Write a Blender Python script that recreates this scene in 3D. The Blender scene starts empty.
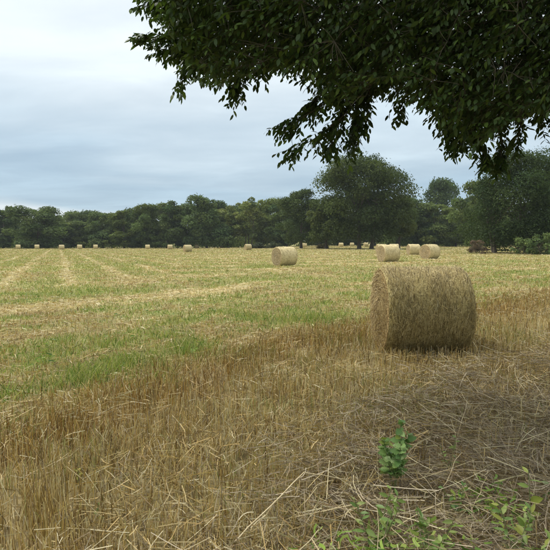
import bpy, math
import numpy as np
from mathutils import Matrix, Vector

# ------------------------------------------------------------------ camera, sky, sun, exposure
SC = bpy.context.scene
COL = SC.collection
CAM_H, FPX, PITCH = 1.65, 540.0, math.atan(34.5 / 540.0)
cam_d = bpy.data.cameras.new('camera')
cam_d.sensor_width = 36.0
cam_d.sensor_fit = 'HORIZONTAL'
cam_d.lens = 36.0 * FPX / 550.0
cam_d.clip_start = 0.05
cam_d.clip_end = 6000.0
cam = bpy.data.objects.new('camera', cam_d)
COL.objects.link(cam)
cam.location = (0, 0, CAM_H)
cam.rotation_euler = (math.pi / 2 - PITCH, 0, 0)
SC.camera = cam

SUN_AZ = math.radians(-62.0)      # measured from +Y towards +X: light comes from the left, a little ahead
SUN_EL = math.radians(56.0)
W = bpy.data.worlds.new('World')
SC.world = W
W.use_nodes = True
nt = W.node_tree
nt.nodes.clear()
def N(tree, typ, **kw):
    n = tree.nodes.new(typ)
    for k, v in kw.items():
        setattr(n, k, v)
    return n
def ramp(node, stops):
    cr = node.color_ramp
    while len(cr.elements) > 1:
        cr.elements.remove(cr.elements[-1])
    cr.elements[0].position = stops[0][0]
    cr.elements[0].color = (*stops[0][1], 1)
    for p, c in stops[1:]:
        e = cr.elements.new(p)
        e.color = (*c, 1)
def math_n(tree, op, a, b=None):
    n = N(tree, 'ShaderNodeMath', operation=op)
    for i, v in enumerate((a, b)):
        if v is None:
            continue
        if isinstance(v, (int, float)):
            n.inputs[i].default_value = v
        else:
            tree.links.new(v, n.inputs[i])
    return n.outputs[0]
def mixc(tree, fac, a, b, blend='MIX'):
    n = N(tree, 'ShaderNodeMix', data_type='RGBA', blend_type=blend)
    for i, v in ((0, fac), (6, a), (7, b)):
        if isinstance(v, (int, float)):
            n.inputs[i].default_value = v
        elif isinstance(v, tuple):
            n.inputs[i].default_value = (*v, 1)
        else:
            tree.links.new(v, n.inputs[i])
    return n.outputs[2]
def build_sky():
    L = nt.links
    sky = N(nt, 'ShaderNodeTexSky', sky_type='NISHITA', sun_disc=False)
    sky.sun_elevation = SUN_EL
    sky.sun_rotation = SUN_AZ
    tc = N(nt, 'ShaderNodeTexCoord')
    sep = N(nt, 'ShaderNodeSeparateXYZ')
    L.new(tc.outputs['Generated'], sep.inputs[0])
    z = math_n(nt, 'MAXIMUM', sep.outputs[2], 0.0)
    den = math_n(nt, 'ADD', z, 0.10)
    comb = N(nt, 'ShaderNodeCombineXYZ')
    L.new(math_n(nt, 'DIVIDE', sep.outputs[0], den), comb.inputs[0])
    L.new(math_n(nt, 'DIVIDE', sep.outputs[1], den), comb.inputs[1])
    def cloud(scale, detail, rough, dist, off, sx=1.0):
        mp = N(nt, 'ShaderNodeMapping')
        mp.inputs['Location'].default_value = off
        mp.inputs['Rotation'].default_value = (0, 0, 0.12)
        mp.inputs['Scale'].default_value = (sx, 1, 1)
        L.new(comb.outputs[0], mp.inputs[0])
        n = N(nt, 'ShaderNodeTexNoise')
        n.inputs['Scale'].default_value = scale
        n.inputs['Detail'].default_value = detail
        n.inputs['Roughness'].default_value = rough
        n.inputs['Distortion'].default_value = dist
        L.new(mp.outputs[0], n.inputs['Vector'])
        return n.outputs[0]
    big = cloud(0.55, 4, 0.5, 0.3, (3.1, 1.7, 0.4), 0.75)
    fine = cloud(1.5, 7, 0.56, 0.35, (0.3, 5.2, 1.1), 0.6)
    # a layered overcast: the height in the sky sets the cloud tone, noise breaks the layers up
    hz = math_n(nt, 'ADD', z, math_n(nt, 'MULTIPLY', math_n(nt, 'SUBTRACT', big, 0.5), 0.24))
    r = N(nt, 'ShaderNodeValToRGB')
    r.color_ramp.interpolation = 'EASE'
    ramp(r, [(0.0, (0.228, 0.306, 0.374)), (0.10, (0.234, 0.312, 0.380)), (0.20, (0.335, 0.402, 0.450)),
             (0.34, (0.475, 0.52, 0.542)), (0.55, (0.60, 0.63, 0.642)), (1.0, (0.90, 0.92, 0.93))])
    L.new(hz, r.inputs[0])
    # lighter bands and pale breaks low in the sky
    fr = N(nt, 'ShaderNodeValToRGB')
    ramp(fr, [(0.34, (0.90, 0.915, 0.93)), (0.50, (1.0, 1.0, 1.0)), (0.68, (1.15, 1.14, 1.12))])
    L.new(fine, fr.inputs[0])
    tone = mixc(nt, 1.0, r.outputs[0], fr.outputs[0], 'MULTIPLY')
    low = N(nt, 'ShaderNodeMapRange')
    low.inputs[1].default_value = 0.115
    low.inputs[2].default_value = 0.06
    L.new(z, low.inputs[0])
    patch = N(nt, 'ShaderNodeMapRange')
    patch.inputs[1].default_value = 0.44
    patch.inputs[2].default_value = 0.54
    L.new(cloud(0.23, 3, 0.5, 0.2, (5.3, 7.7, 5.0), 0.8), patch.inputs[0])
    tone = mixc(nt, math_n(nt, 'MULTIPLY', low.outputs[0], math_n(nt, 'MULTIPLY', patch.outputs[0], 0.85)),
                tone, (0.44, 0.475, 0.495))
    tone10 = mixc(nt, 1.0, tone, (10.0, 10.0, 10.0), 'MULTIPLY')
    final = mixc(nt, 0.93, sky.outputs[0], tone10)
    bg = N(nt, 'ShaderNodeBackground')
    bg.inputs[1].default_value = 0.10
    L.new(final, bg.inputs[0])
    out = N(nt, 'ShaderNodeOutputWorld')
    L.new(bg.outputs[0], out.inputs[0])
build_sky()

sun_d = bpy.data.lights.new('sun', 'SUN')
sun_d.energy = 2.0
sun_d.angle = math.radians(22)
sun_d.color = (1.0, 0.96, 0.88)
sun = bpy.data.objects.new('sun', sun_d)
COL.objects.link(sun)
sd = Vector((math.sin(SUN_AZ) * math.cos(SUN_EL), math.cos(SUN_AZ) * math.cos(SUN_EL), math.sin(SUN_EL)))
sun.rotation_euler = sd.to_track_quat('Z', 'Y').to_euler()
sun.location = (-40, 20, 60)

SC.view_settings.view_transform = 'Standard'
SC.view_settings.look = 'None'
SC.view_settings.exposure = 0.9
SC.view_settings.gamma = 1.0
SC.view_settings.use_curve_mapping = False
SC.cycles.max_bounces = 4
SC.cycles.diffuse_bounces = 2
SC.cycles.transmission_bounces = 2

# ------------------------------------------------------------------ helpers
rng = np.random.default_rng(11)

def _hash(ix, iy, seed):
    h = (ix.astype(np.int64) * 374761393 + iy.astype(np.int64) * 668265263 + seed * 974634777) & 0xffffffff
    h = ((h ^ (h >> 13)) * 1274126177) & 0xffffffff
    h = h ^ (h >> 16)
    return (h & 0xffff) / 65535.0
def vnoise(x, y, seed=0):
    x = np.asarray(x, float); y = np.asarray(y, float)
    ix = np.floor(x); iy = np.floor(y)
    fx = x - ix; fy = y - iy
    fx = fx * fx * (3 - 2 * fx); fy = fy * fy * (3 - 2 * fy)
    a = _hash(ix, iy, seed); b = _hash(ix + 1, iy, seed)
    c = _hash(ix, iy + 1, seed); d = _hash(ix + 1, iy + 1, seed)
    return (a * (1 - fx) + b * fx) * (1 - fy) + (c * (1 - fx) + d * fx) * fy
def fbm(x, y, scale=1.0, seed=0, oct=4):
    s = 0.0; a = 0.5; t = 0.0
    x = np.asarray(x, float) / scale; y = np.asarray(y, float) / scale
    for i in range(oct):
        s = s + a * vnoise(x * 2 ** i + 17.3 * i, y * 2 ** i - 9.1 * i, seed + i)
        t += a; a *= 0.5
    return s / t
def sstep(e0, e1, x):
    t = np.clip((np.asarray(x, float) - e0) / (e1 - e0), 0, 1)
    return t * t * (3 - 2 * t)
def unit(v):
    return v / np.maximum(np.linalg.norm(v, axis=-1, keepdims=True), 1e-9)

def gz(x, y):
    """height of the field"""
    x = np.asarray(x, float); y = np.asarray(y, float)
    s = sstep(25, -35, x)
    z = -np.maximum(0, np.minimum(y, 260) - 25) * (0.0022 + 0.0042 * s)
    z = z + 0.13 * np.exp(-((x - 11) / 9) ** 2 - ((y - 48) / 20) ** 2)
    z = z + 0.05 * (fbm(x, y, 2.2, 5, 3) - 0.5) * np.exp(-np.abs(y) / 40)
    return z
def ray(px, py):
    X = (px - 275) / FPX; V = (275 - py) / FPX
    return np.array([X, math.cos(PITCH) + V * math.sin(PITCH), -math.sin(PITCH) + V * math.cos(PITCH)])
def at(px, py, Y):
    d = ray(px, py); t = Y / d[1]
    return np.array([d[0] * t, Y, CAM_H + d[2] * t])
def onground(px, py):
    """where the line of sight through a photo pixel meets the field"""
    d = ray(px, py); t = CAM_H / -d[2]
    for _ in range(12):
        p = d * t
        t = (CAM_H - float(gz(p[0], p[1]))) / -d[2]
    p = d * t
    return float(p[0]), float(p[1])

def mesh_np(name, V, F, cols=None, mat=None, smooth=False, face_mat=None, mats=None):
    """V (n,3); F (m,k) with k = 3 or 4"""
    V = np.ascontiguousarray(V, np.float32); F = np.ascontiguousarray(F, np.int32)
    me = bpy.data.meshes.new(name)
    me.vertices.add(len(V)); me.vertices.foreach_set('co', V.ravel())
    k = F.shape[1]
    me.loops.add(F.size); me.loops.foreach_set('vertex_index', F.ravel())
    me.polygons.add(len(F))
    me.polygons.foreach_set('loop_start', np.arange(0, F.size, k, dtype=np.int32))
    if smooth:
        me.polygons.foreach_set('use_smooth', np.ones(len(F), bool))
    if cols is not None:
        at_ = me.attributes.new('col', 'FLOAT_COLOR', 'POINT')
        c = np.ones((len(V), 4), np.float32); c[:, :3] = cols
        at_.data.foreach_set('color', c.ravel())
    me.update(calc_edges=True)
    if mat:
        me.materials.append(mat)
    return me
def link(name, data, parent=None, loc=None, rotz=None, label=None, cat=None, group=None, kind=None):
    o = bpy.data.objects.new(name, data)
    COL.objects.link(o)
    if parent: o.parent = parent
    if loc is not None: o.location = [float(a) for a in loc]
    if rotz is not None: o.rotation_euler = (0, 0, float(rotz))
    for k, v in (('label', label), ('category', cat), ('group', group), ('kind', kind)):
        if v: o[k] = v
    return o

def strips(P, side, Wd):
    """ribbons: P (n,k,3) centre lines, side (n,3) or (n,k,3), Wd (n,k) half widths -> V, quads"""
    n, k, _ = P.shape
    if side.ndim == 2: side = side[:, None, :]
    off = side * Wd[:, :, None]
    V = np.stack([P - off, P + off], axis=2).reshape(n * k * 2, 3)
    base = (np.arange(n) * k * 2)[:, None] + (np.arange(k - 1) * 2)[None, :]
    F = np.stack([base, base + 1, base + 3, base + 2], axis=-1).reshape(-1, 4)
    return V, F
def tube(pts, rad, n=6, cap=True):
    pts = np.asarray(pts, float); rad = np.asarray(rad, float)
    t = unit(np.gradient(pts, axis=0))
    ref = np.array([0.31, 0.22, 0.92]) if abs(t[0, 2]) < 0.8 else np.array([1.0, 0.1, 0.0])
    a = unit(np.cross(t, ref)); b = np.cross(t, a)
    ang = np.linspace(0, 2 * np.pi, n, endpoint=False)
    V = pts[:, None, :] + rad[:, None, None] * (np.cos(ang)[None, :, None] * a[:, None, :] + np.sin(ang)[None, :, None] * b[:, None, :])
    V = V.reshape(-1, 3)
    i = np.arange(len(pts) - 1)[:, None] * n + np.arange(n)[None, :]
    j = np.arange(len(pts) - 1)[:, None] * n + (np.arange(n)[None, :] + 1) % n
    F = np.stack([i, j, j + n, i + n], -1).reshape(-1, 4)
    return V, F
class Bag:
    def __init__(s): s.V = []; s.F = []; s.C = []; s.n = 0
    def add(s, V, F, C=None):
        s.V.append(V); s.F.append(F + s.n); s.n += len(V)
        if C is not None: s.C.append(np.broadcast_to(C, (len(V), 3)))
    def mesh(s, name, mat, smooth=False):
        return mesh_np(name, np.concatenate(s.V), np.concatenate(s.F), np.concatenate(s.C) if s.C else None, mat, smooth)

# ------------------------------------------------------------------ materials
def new_mat(name):
    m = bpy.data.materials.new(name); m.use_nodes = True
    t = m.node_tree
    return m, t, t.nodes['Principled BSDF'], t.nodes['Material Output']
def noise_tex(t, scale, detail=4, rough=0.55, coord='Object'):
    tc = N(t, 'ShaderNodeTexCoord')
    n = N(t, 'ShaderNodeTexNoise')
    n.inputs['Scale'].default_value = scale; n.inputs['Detail'].default_value = detail; n.inputs['Roughness'].default_value = rough
    t.links.new(tc.outputs[coord], n.inputs['Vector'])
    return n.outputs[0]
def blade_mat(name, transl=0.25, rough=0.6, spec=0.25, vary=0.0):
    """colour comes per blade / leaf from the mesh; a share of the light passes through"""
    m, t, p, out = new_mat(name)
    a = N(t, 'ShaderNodeAttribute', attribute_name='col')
    c = a.outputs['Color']
    if vary:
        oi = N(t, 'ShaderNodeObjectInfo')
        r = N(t, 'ShaderNodeValToRGB')
        ramp(r, [(0.0, (1 - vary, 1 - vary * .7, 1 - vary * .2)), (0.5, (1, 1, 1)), (1.0, (1 + vary * 1.1, 1 + vary * .75, 1 - vary * .1))])
        t.links.new(oi.outputs['Random'], r.inputs[0])
        c = mixc(t, 1.0, c, r.outputs[0], 'MULTIPLY')
    t.links.new(c, p.inputs['Base Color'])
    p.inputs['Roughness'].default_value = rough
    p.inputs['Specular IOR Level'].default_value = spec
    if transl:
        tr = N(t, 'ShaderNodeBsdfTranslucent')
        c2 = mixc(t, 1.0, c, (1.15, 1.2, 0.75), 'MULTIPLY')
        t.links.new(c2, tr.inputs[0])
        mx = N(t, 'ShaderNodeMixShader'); mx.inputs[0].default_value = transl
        t.links.new(p.outputs[0], mx.inputs[1]); t.links.new(tr.outputs[0], mx.inputs[2])
        t.links.new(mx.outputs[0], out.inputs[0])
    return m
M_STRAW = blade_mat('straw_stalks', 0.2, 0.55, 0.3)
M_GRASS = blade_mat('grass_blades', 0.3, 0.6, 0.25)
M_LEAF = blade_mat('canopy_leaf', 0.26, 0.5, 0.28)
M_FAR = blade_mat('woodland_leaf', 0.32, 0.75, 0.1, vary=0.22)
M_WEED = blade_mat('weed_leaf', 0.25, 0.5, 0.35)

def bark_mat():
    m, t, p, out = new_mat('bark')
    n = noise_tex(t, 9, 6, 0.65)
    r = N(t, 'ShaderNodeValToRGB'); ramp(r, [(0.3, (0.035, 0.028, 0.02)), (0.7, (0.14, 0.115, 0.085))])
    t.links.new(n, r.inputs[0]); t.links.new(r.outputs[0], p.inputs['Base Color'])
    b = N(t, 'ShaderNodeBump'); b.inputs['Strength'].default_value = 0.7; b.inputs['Distance'].default_value = 0.03
    t.links.new(n, b.inputs['Height']); t.links.new(b.outputs[0], p.inputs['Normal'])
    p.inputs['Roughness'].default_value = 0.9
    return m
M_BARK = bark_mat()
def twig_mat():
    m, t, p, out = new_mat('twig_bark')
    r = N(t, 'ShaderNodeValToRGB'); ramp(r, [(0.3, (0.030, 0.026, 0.016)), (0.7, (0.075, 0.065, 0.040))])
    t.links.new(noise_tex(t, 25, 4), r.inputs[0]); t.links.new(r.outputs[0], p.inputs['Base Color'])
    p.inputs['Roughness'].default_value = 0.85
    return m
M_TWIG = twig_mat()
def ground_mat():
    m, t, p, out = new_mat('field_soil_and_litter')
    a = N(t, 'ShaderNodeAttribute', attribute_name='col')
    n1 = noise_tex(t, 14, 6, 0.7); n2 = noise_tex(t, 1.3, 5, 0.6)
    r = N(t, 'ShaderNodeValToRGB'); ramp(r, [(0.28, (0.45, 0.42, 0.38)), (0.5, (0.95, 0.95, 0.95)), (0.74, (1.5, 1.45, 1.3))])
    t.links.new(n1, r.inputs[0])
    r2 = N(t, 'ShaderNodeValToRGB'); ramp(r2, [(0.3, (0.8, 0.85, 0.8)), (0.7, (1.2, 1.15, 1.1))])
    t.links.new(n2, r2.inputs[0])
    c = mixc(t, 1.0, a.outputs['Color'], r.outputs[0], 'MULTIPLY')
    c = mixc(t, 1.0, c, r2.outputs[0], 'MULTIPLY')
    t.links.new(c, p.inputs['Base Color'])
    p.inputs['Roughness'].default_value = 0.95; p.inputs['Specular IOR Level'].default_value = 0.1
    b = N(t, 'ShaderNodeBump'); b.inputs['Strength'].default_value = 0.8; b.inputs['Distance'].default_value = 0.04
    t.links.new(n1, b.inputs['Height']); t.links.new(b.outputs[0], p.inputs['Normal'])
    return m
M_GROUND = ground_mat()
def bale_mat(name, c0, c1, c2, stretch):
    m, t, p, out = new_mat(name)
    tc = N(t, 'ShaderNodeTexCoord')
    mp = N(t, 'ShaderNodeMapping'); mp.inputs['Scale'].default_value = stretch
    t.links.new(tc.outputs['Object'], mp.inputs[0])
    n = N(t, 'ShaderNodeTexNoise'); n.inputs['Scale'].default_value = 34; n.inputs['Detail'].default_value = 6; n.inputs['Roughness'].default_value = 0.7
    t.links.new(mp.outputs[0], n.inputs['Vector'])
    r = N(t, 'ShaderNodeValToRGB'); ramp(r, [(0.3, c0), (0.5, c1), (0.72, c2)])
    t.links.new(n.outputs[0], r.inputs[0])
    oi = N(t, 'ShaderNodeObjectInfo')
    r2 = N(t, 'ShaderNodeValToRGB'); ramp(r2, [(0, (0.9, 0.9, 0.88)), (1, (1.1, 1.08, 1.02))])
    t.links.new(oi.outputs['Random'], r2.inputs[0])
    t.links.new(mixc(t, 1.0, r.outputs[0], r2.outputs[0], 'MULTIPLY'), p.inputs['Base Color'])
    b = N(t, 'ShaderNodeBump'); b.inputs['Strength'].default_value = 0.9; b.inputs['Distance'].default_value = 0.02
    t.links.new(n.outputs[0], b.inputs['Height']); t.links.new(b.outputs[0], p.inputs['Normal'])
    p.inputs['Roughness'].default_value = 0.85; p.inputs['Specular IOR Level'].default_value = 0.2
    return m
M_BALE = bale_mat('bale_wrapped_straw', (0.12, 0.095, 0.04), (0.36, 0.295, 0.13), (0.58, 0.49, 0.25), (0.6, 1, 1))
M_BALE_END = bale_mat('bale_rolled_end', (0.13, 0.085, 0.035), (0.40, 0.28, 0.125), (0.60, 0.46, 0.24), (1, 1, 1))
M_BALE_PALE = bale_mat('bale_pale_straw', (0.36, 0.30, 0.16), (0.57, 0.48, 0.275), (0.72, 0.63, 0.40), (0.6, 1, 1))  # paler straw tones for the distant bales
M_BALE_PALE_END = bale_mat('bale_pale_shaded_end', (0.26, 0.19, 0.10), (0.47, 0.36, 0.20), (0.64, 0.53, 0.33), (1, 1, 1))  # browner rolled straw, with the shade on the end put into its colour

# ------------------------------------------------------------------ the field: what grows where
def field(x, y):
    """returns band coordinate u and weights: green growth, pale loose straw (0..1)"""
    x = np.asarray(x, float); y = np.asarray(y, float)
    u = ((x + 2.46) * -1.3 + (y - 4.83)) / 1.64
    u = u + 0.25 * np.maximum(0, x - 2) + 1.1 * (fbm(x, y, 1.7, 21, 3) - 0.5)
    u = u + 0.35 * sstep(-.8, -2.8, x) * sstep(6, 1, u) - .25 * sstep(-1.5, 0, x) * sstep(2.5, 0.5, x)
    big = fbm(x, y, 4.5, 31, 4); mid = fbm(x, y, 1.1, 41, 4)
    bu = np.array([-9, -4, -0.4, 0.3, 2.8, 3.9, 5.6, 6.6, 7.1, 8.2, 8.9, 11.2, 12.2, 13.6, 15, 60])
    bg = np.array([.10, .05, .08, .46, .64, .60, .48, .52, .22, .22, .74, .76, .50, .50, .68, .68])
    bs = np.array([.20, .15, .15, .12, .08, .16, .20, .24, .80, .80, .14, .12, .40, .40, .18, .18])
    green = np.interp(u, bu, bg); straw = np.interp(u, bu, bs)
    gate = sstep(5.8, 6.8, u) * sstep(9.0, 8.4, u) * np.clip(sstep(-2, 2, x) + sstep(.55, .40, fbm(x, y, 2.6, 221, 2)), 0, 1)
    straw = straw * (1 - .7 * gate); green = green * (1 - gate) + .66 * gate
    # main field: mowing rows, running away to the left, and across on the right
    far = sstep(12, 15, u)
    v = (x + 0.4 * y) / 1.077 - .4 + 0.35 * (fbm(x, y, 6, 51, 3) - 0.5)
    rows = np.cos(v * 2 * np.pi / 2.35) * 0.5 + 0.5
    w = (y - 0.22 * x) + 2.2 * (fbm(x, y, 9, 61, 3) - 0.5)
    cross = np.cos(w * 2 * np.pi / 5.2) * 0.5 + 0.5
    right = sstep(-7, 3, x + 0.12 * y)
    st = rows ** 8 * (1 - right) + cross ** 4 * right
    st = st * sstep(0.22, 0.46, fbm(x, y, 5.5, 71, 3))
    straw = straw * (1 - far) + far * (0.10 + 1.0 * st)
    green = green * (1 - far) + far * (0.78 - 0.90 * st)
    lane = np.cos((u + .5 * fbm(x, y, 3, 211, 2)) * 2 * np.pi / 1.25) * sstep(14, 10, u)
    green = np.clip(green - 0.06 + 0.9 * (big - 0.5) + 1.5 * (mid - 0.5) + 0.9 * (fbm(x, y, .32, 241, 2) - .5) + 0.20 * lane, 0, 1)
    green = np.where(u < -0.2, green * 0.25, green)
    straw = np.clip(straw + 0.8 * (fbm(x, y, 2.3, 81, 4) - 0.5), 0, 1)
    return u, green, straw

def axis(near, far, n0, growth):
    a = [0.0]; s = n0
    while a[-1] < far:
        a.append(a[-1] + s)
        if a[-1] > near: s *= growth
    return np.array(a)
def build_ground():
    xp = axis(6, 1300, 0.22, 1.06)
    xs = np.concatenate([-xp[:0:-1], xp])
    yp = axis(14, 1500, 0.2, 1.045); ym = axis(3, 1000, 0.4, 1.15)
    ys = np.concatenate([-ym[:0:-1], yp])
    X, Y = np.meshgrid(xs, ys)
    Z = gz(X, Y)
    u, g, s = field(X, Y)
    soil = np.array([0.115, 0.080, 0.042]); grn = np.array([0.16, 0.19, 0.05]); strw = np.array([0.46, 0.38, 0.20])
    g3 = g[..., None]; s3 = s[..., None]
    c = soil * (1 - g3) + grn * g3
    litter = 0.25 + 0.35 * sstep(6, 40, Y)[..., None]
    c = c * (1 - litter) + strw * litter * (1 - 0.6 * g3) + grn * litter * 0.6 * g3
    c = c * (1 - 0.85 * s3) + strw * 0.85 * s3 * 1.1
    nx, ny = len(xs), len(ys)
    i = (np.arange(ny - 1)[:, None] * nx + np.arange(nx - 1)[None, :]).ravel()
    F = np.stack([i, i + 1, i + nx + 1, i + nx], -1)
    V = np.stack([X, Y, Z], -1).reshape(-1, 3)
    me = mesh_np('field', V, F, c.reshape(-1, 3), M_GROUND, smooth=True)
    link('field', me, kind='structure', label='harvested field of stubble and green regrowth', cat='field')
build_ground()

HERO = (2.17, 8.05)                 # the near bale's footprint
def near_bale(x, y):
    return (np.abs(x - HERO[0]) < 0.66) & (np.abs(y - HERO[1]) < 0.36)

def wedge(n, d0, d1, power):
    """points in the strip of field in front, density falling with distance"""
    r = rng.random(n)
    if abs(power - 2) < 1e-6:
        d = d0 * (d1 / d0) ** r
    else:
        e = 2 - power
        d = (d0 ** e + r * (d1 ** e - d0 ** e)) ** (1 / e)
    x = (rng.random(n) * 2 - 1) * (0.62 * d + 1.2)
    return x, d
GOLD = np.array([[.36, .245, .085], [.45, .32, .125], [.26, .17, .06], [.56, .43, .20], [.15, .095, .035], [.34, .26, .105]])
PALE = np.array([[.56, .47, .26], [.64, .55, .33], [.48, .39, .21], [.44, .35, .18], [.70, .62, .40]])
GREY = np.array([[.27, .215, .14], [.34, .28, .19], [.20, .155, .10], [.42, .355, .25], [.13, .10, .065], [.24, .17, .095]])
GREEN = np.array([[.17, .225, .042], [.24, .29, .060], [.10, .155, .030], [.30, .31, .085], [.15, .215, .05]])
OLIVE = np.array([[.33, .315, .11], [.40, .36, .14], [.27, .28, .095]])
def pick(pal, n, jit=0.18):
    c = pal[rng.integers(0, len(pal), n)]
    return c * (1 + jit * (rng.random((n, 1)) * 2 - 1))
def upright(x, y, h, w, lean, k, col, kink=0.0):
    n = len(x)
    a = rng.random(n) * 2 * np.pi; la = rng.random(n) * 2 * np.pi
    t = np.linspace(0, 1, k)
    P = np.zeros((n, k, 3))
    P[:, :, 0] = x[:, None] + (np.cos(la) * lean * h)[:, None] * t ** 1.6
    P[:, :, 1] = y[:, None] + (np.sin(la) * lean * h)[:, None] * t ** 1.6
    P[:, :, 2] = gz(x, y)[:, None] - 0.01 + h[:, None] * t * (1 - 0.25 * lean[:, None] * t)
    side = np.stack([np.cos(a), np.sin(a), np.zeros(n)], -1)
    Wd = w[:, None] * np.linspace(1.0, 0.75 if kink == 0 else kink, k)[None, :]
    V, F = strips(P, side, Wd)
    return V, F, np.repeat(col, k * 2, axis=0)
def lying(x, y, z0, length, w, k, col, bend=0.15, pitch=0.12, heading=None):
    n = len(x)
    a = rng.random(n) * 2 * np.pi if heading is None else heading
    t = np.linspace(-0.5, 0.5, k)
    d = np.stack([np.cos(a), np.sin(a), (rng.random(n) - .5) * 2 * pitch], -1)
    q = np.stack([-np.sin(a), np.cos(a), (rng.random(n) - .5)], -1) * ((rng.random(n) - .5) * 2 * bend)[:, None]
    P = np.stack([x, y, gz(x, y) + z0], -1)[:, None, :] + length[:, None, None] * (d[:, None, :] * t[None, :, None] + q[:, None, :] * (4 * t * t)[None, :, None])
    roll = rng.random(n) * 2 * np.pi
    side = unit(np.stack([-np.sin(a) * np.cos(roll), np.cos(a) * np.cos(roll), np.sin(roll)], -1))
    V, F = strips(P, side, np.repeat(w[:, None], k, 1))
    return V, F, np.repeat(col, k * 2, axis=0)

def build_cover():
    stub, grass, litter, thatch = Bag(), Bag(), Bag(), Bag()
    # --- tall golden stubble along the near edge of the field
    x, y = wedge(185000, 2.2, 22, 1.35)
    u, g, s = field(x, y)
    row = np.round(u / 0.14) * 0.14
    sh = (row - u) * 0.55                                     # drilled rows
    x = x - 1.3 / 1.64 * sh; y = y + sh / 1.64
    keep = (u < 0.15 + 0.7 * (rng.random(len(x)) - .5)) & (rng.random(len(x)) < sstep(-3.9, -2.7, u) + 0.06) & ~near_bale(x, y)
    keep &= rng.random(len(x)) < 0.10 + 1.35 * fbm(x, y, 0.45, 91, 3)
    x, y = x[keep], y[keep]; n = len(x)
    hn = fbm(x, y, 0.9, 101, 3)
    h = (0.12 + 0.12 * hn) * (0.70 + 0.5 * rng.random(n))
    lean = np.abs(rng.normal(0, 0.20, n)) + 0.8 * (rng.random(n) < 0.10 + .5 * sstep(.55, .75, fbm(x, y, .9, 191, 2))) * rng.random(n)
    near = y < 9
    w = 0.0013 + 0.0010 * rng.random(n) + 0.00022 * y
    pal = pick(GOLD, n, .3)
    pm = rng.random(n) < 0.17 + 0.22 * sstep(.45, .7, fbm(x, y, 1.6, 111, 3))
    pal[pm] = pick(PALE, n)[pm] * 0.92
    gm = rng.random(n) < 0.03 + .35 * sstep(.5, .75, fbm(x, y, 1.2, 201, 3))
    pal[gm] = pick(OLIVE, n)[gm] * .85
    gm = rng.random(n) < 0.12
    pal[gm] = pick(GREY, n)[gm]
    uu = field(x, y)[0]
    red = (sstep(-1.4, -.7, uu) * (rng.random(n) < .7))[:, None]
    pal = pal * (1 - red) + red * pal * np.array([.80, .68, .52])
    for msk, k in ((near, 3), (~near, 2)):
        stub.add(*upright(x[msk], y[msk], h[msk], w[msk], lean[msk], k, pal[msk]))
    # dry leaf remnants and loose straw among the stubble
    x, y = wedge(38000, 2.2, 16, 1.5); u, g, s = field(x, y)
    keep = (u < 0.3) & (u > -3.6) & ~near_bale(x, y) & (rng.random(len(x)) < 0.2 + sstep(.4, .65, fbm(x, y, .8, 121, 3)))
    x, y = x[keep], y[keep]; n = len(x)
    litter.add(*lying(x, y, 0.02 + 0.16 * rng.random(n) ** 1.5, 0.06 + 0.16 * rng.random(n), 0.0011 + .0009 * rng.random(n) + 0.0002 * y, 3,
                      np.where(rng.random((n, 1)) < .6, pick(GOLD, n), pick(PALE, n) * .75), 0.10, 0.5))
    # --- short stubble, regrowth and loose straw over the rest of the field
    x, y = wedge(372000, 3.6, 200, 1.72)
    u, g, s = field(x, y); n = len(x)
    keep = (u > -0.3) & ~near_bale(x, y)
    isg = rng.random(n) < np.clip(0.04 + 1.02 * g, 0, 1)
    m = keep & isg
    gx, gy, gg, gu = x[m], y[m], g[m], u[m]; k_ = len(gx)
    hh = (0.05 + 0.11 * fbm(gx, gy, .7, 131, 3) * (0.5 + gg)) * (0.6 + 0.8 * rng.random(k_)) * (0.75 + .5 * sstep(4, 0.5, gu))
    c = pick(GREEN, k_, .4)
    ol = rng.random(k_) < 0.36 + 0.25 * sstep(5, 14, gu)
    c[ol] = pick(OLIVE, k_)[ol]
    near = gy < 10
    for msk, kk in ((near, 3), (~near, 2)):
        grass.add(*upright(gx[msk], gy[msk], hh[msk], 0.0022 + 0.0016 * rng.random(msk.sum()) + 0.0004 * gy[msk], 0.25 + 0.5 * rng.random(msk.sum()), kk, c[msk], 0.25))
    m = keep & ~isg
    sx, sy, ss = x[m], y[m], s[m]; k_ = len(sx)
    lay = rng.random(k_) < 0.25 + 0.6 * ss
    a = ~lay
    cc = pick(GOLD, k_) * 1.08
    pmk = rng.random(k_) < 0.40 + 0.5 * ss
    cc[pmk] = pick(PALE, k_)[pmk] * .95
    stub.add(*upright(sx[a], sy[a], (0.05 + 0.07 * rng.random(a.sum())), 0.0018 + 0.001 * rng.random(a.sum()) + 0.00038 * sy[a], np.abs(rng.normal(0, .3, a.sum())), 2, cc[a]))
    b = lay
    litter.add(*lying(sx[b], sy[b], 0.015 + 0.05 * rng.random(b.sum()), 0.06 + 0.14 * rng.random(b.sum()) + 0.0012 * sy[b], 0.0018 + 0.001 * rng.random(b.sum()) + 0.00024 * sy[b], 2,
                      np.where(rng.random((b.sum(), 1)) < .25 + .6 * ss[b][:, None], pick(PALE, b.sum()), pick(GOLD, b.sum())), .2, .25))
    # --- broad weed leaves in the green band
    x, y = wedge(26000, 4, 40, 1.5); u, g, s = field(x, y)
    keep = (u > -0.1) & (rng.random(len(x)) < sstep(.5, .85, g)) & (fbm(x, y, .6, 141, 3) > .50)
    x, y = x[keep], y[keep]; n = len(x)
    grass.add(*lying(x, y, 0.03 + .07 * rng.random(n), 0.03 + .05 * rng.random(n), 0.004 + 0.008 * rng.random(n), 3, pick(GREEN, n, .3) * np.array([.85, 1.0, 1.0]), .3, .5))
    # --- tangled dead grass in the near right corner
    x, y = wedge(190000, 2.0, 16, 1.45); u, g, s = field(x, y)
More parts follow.
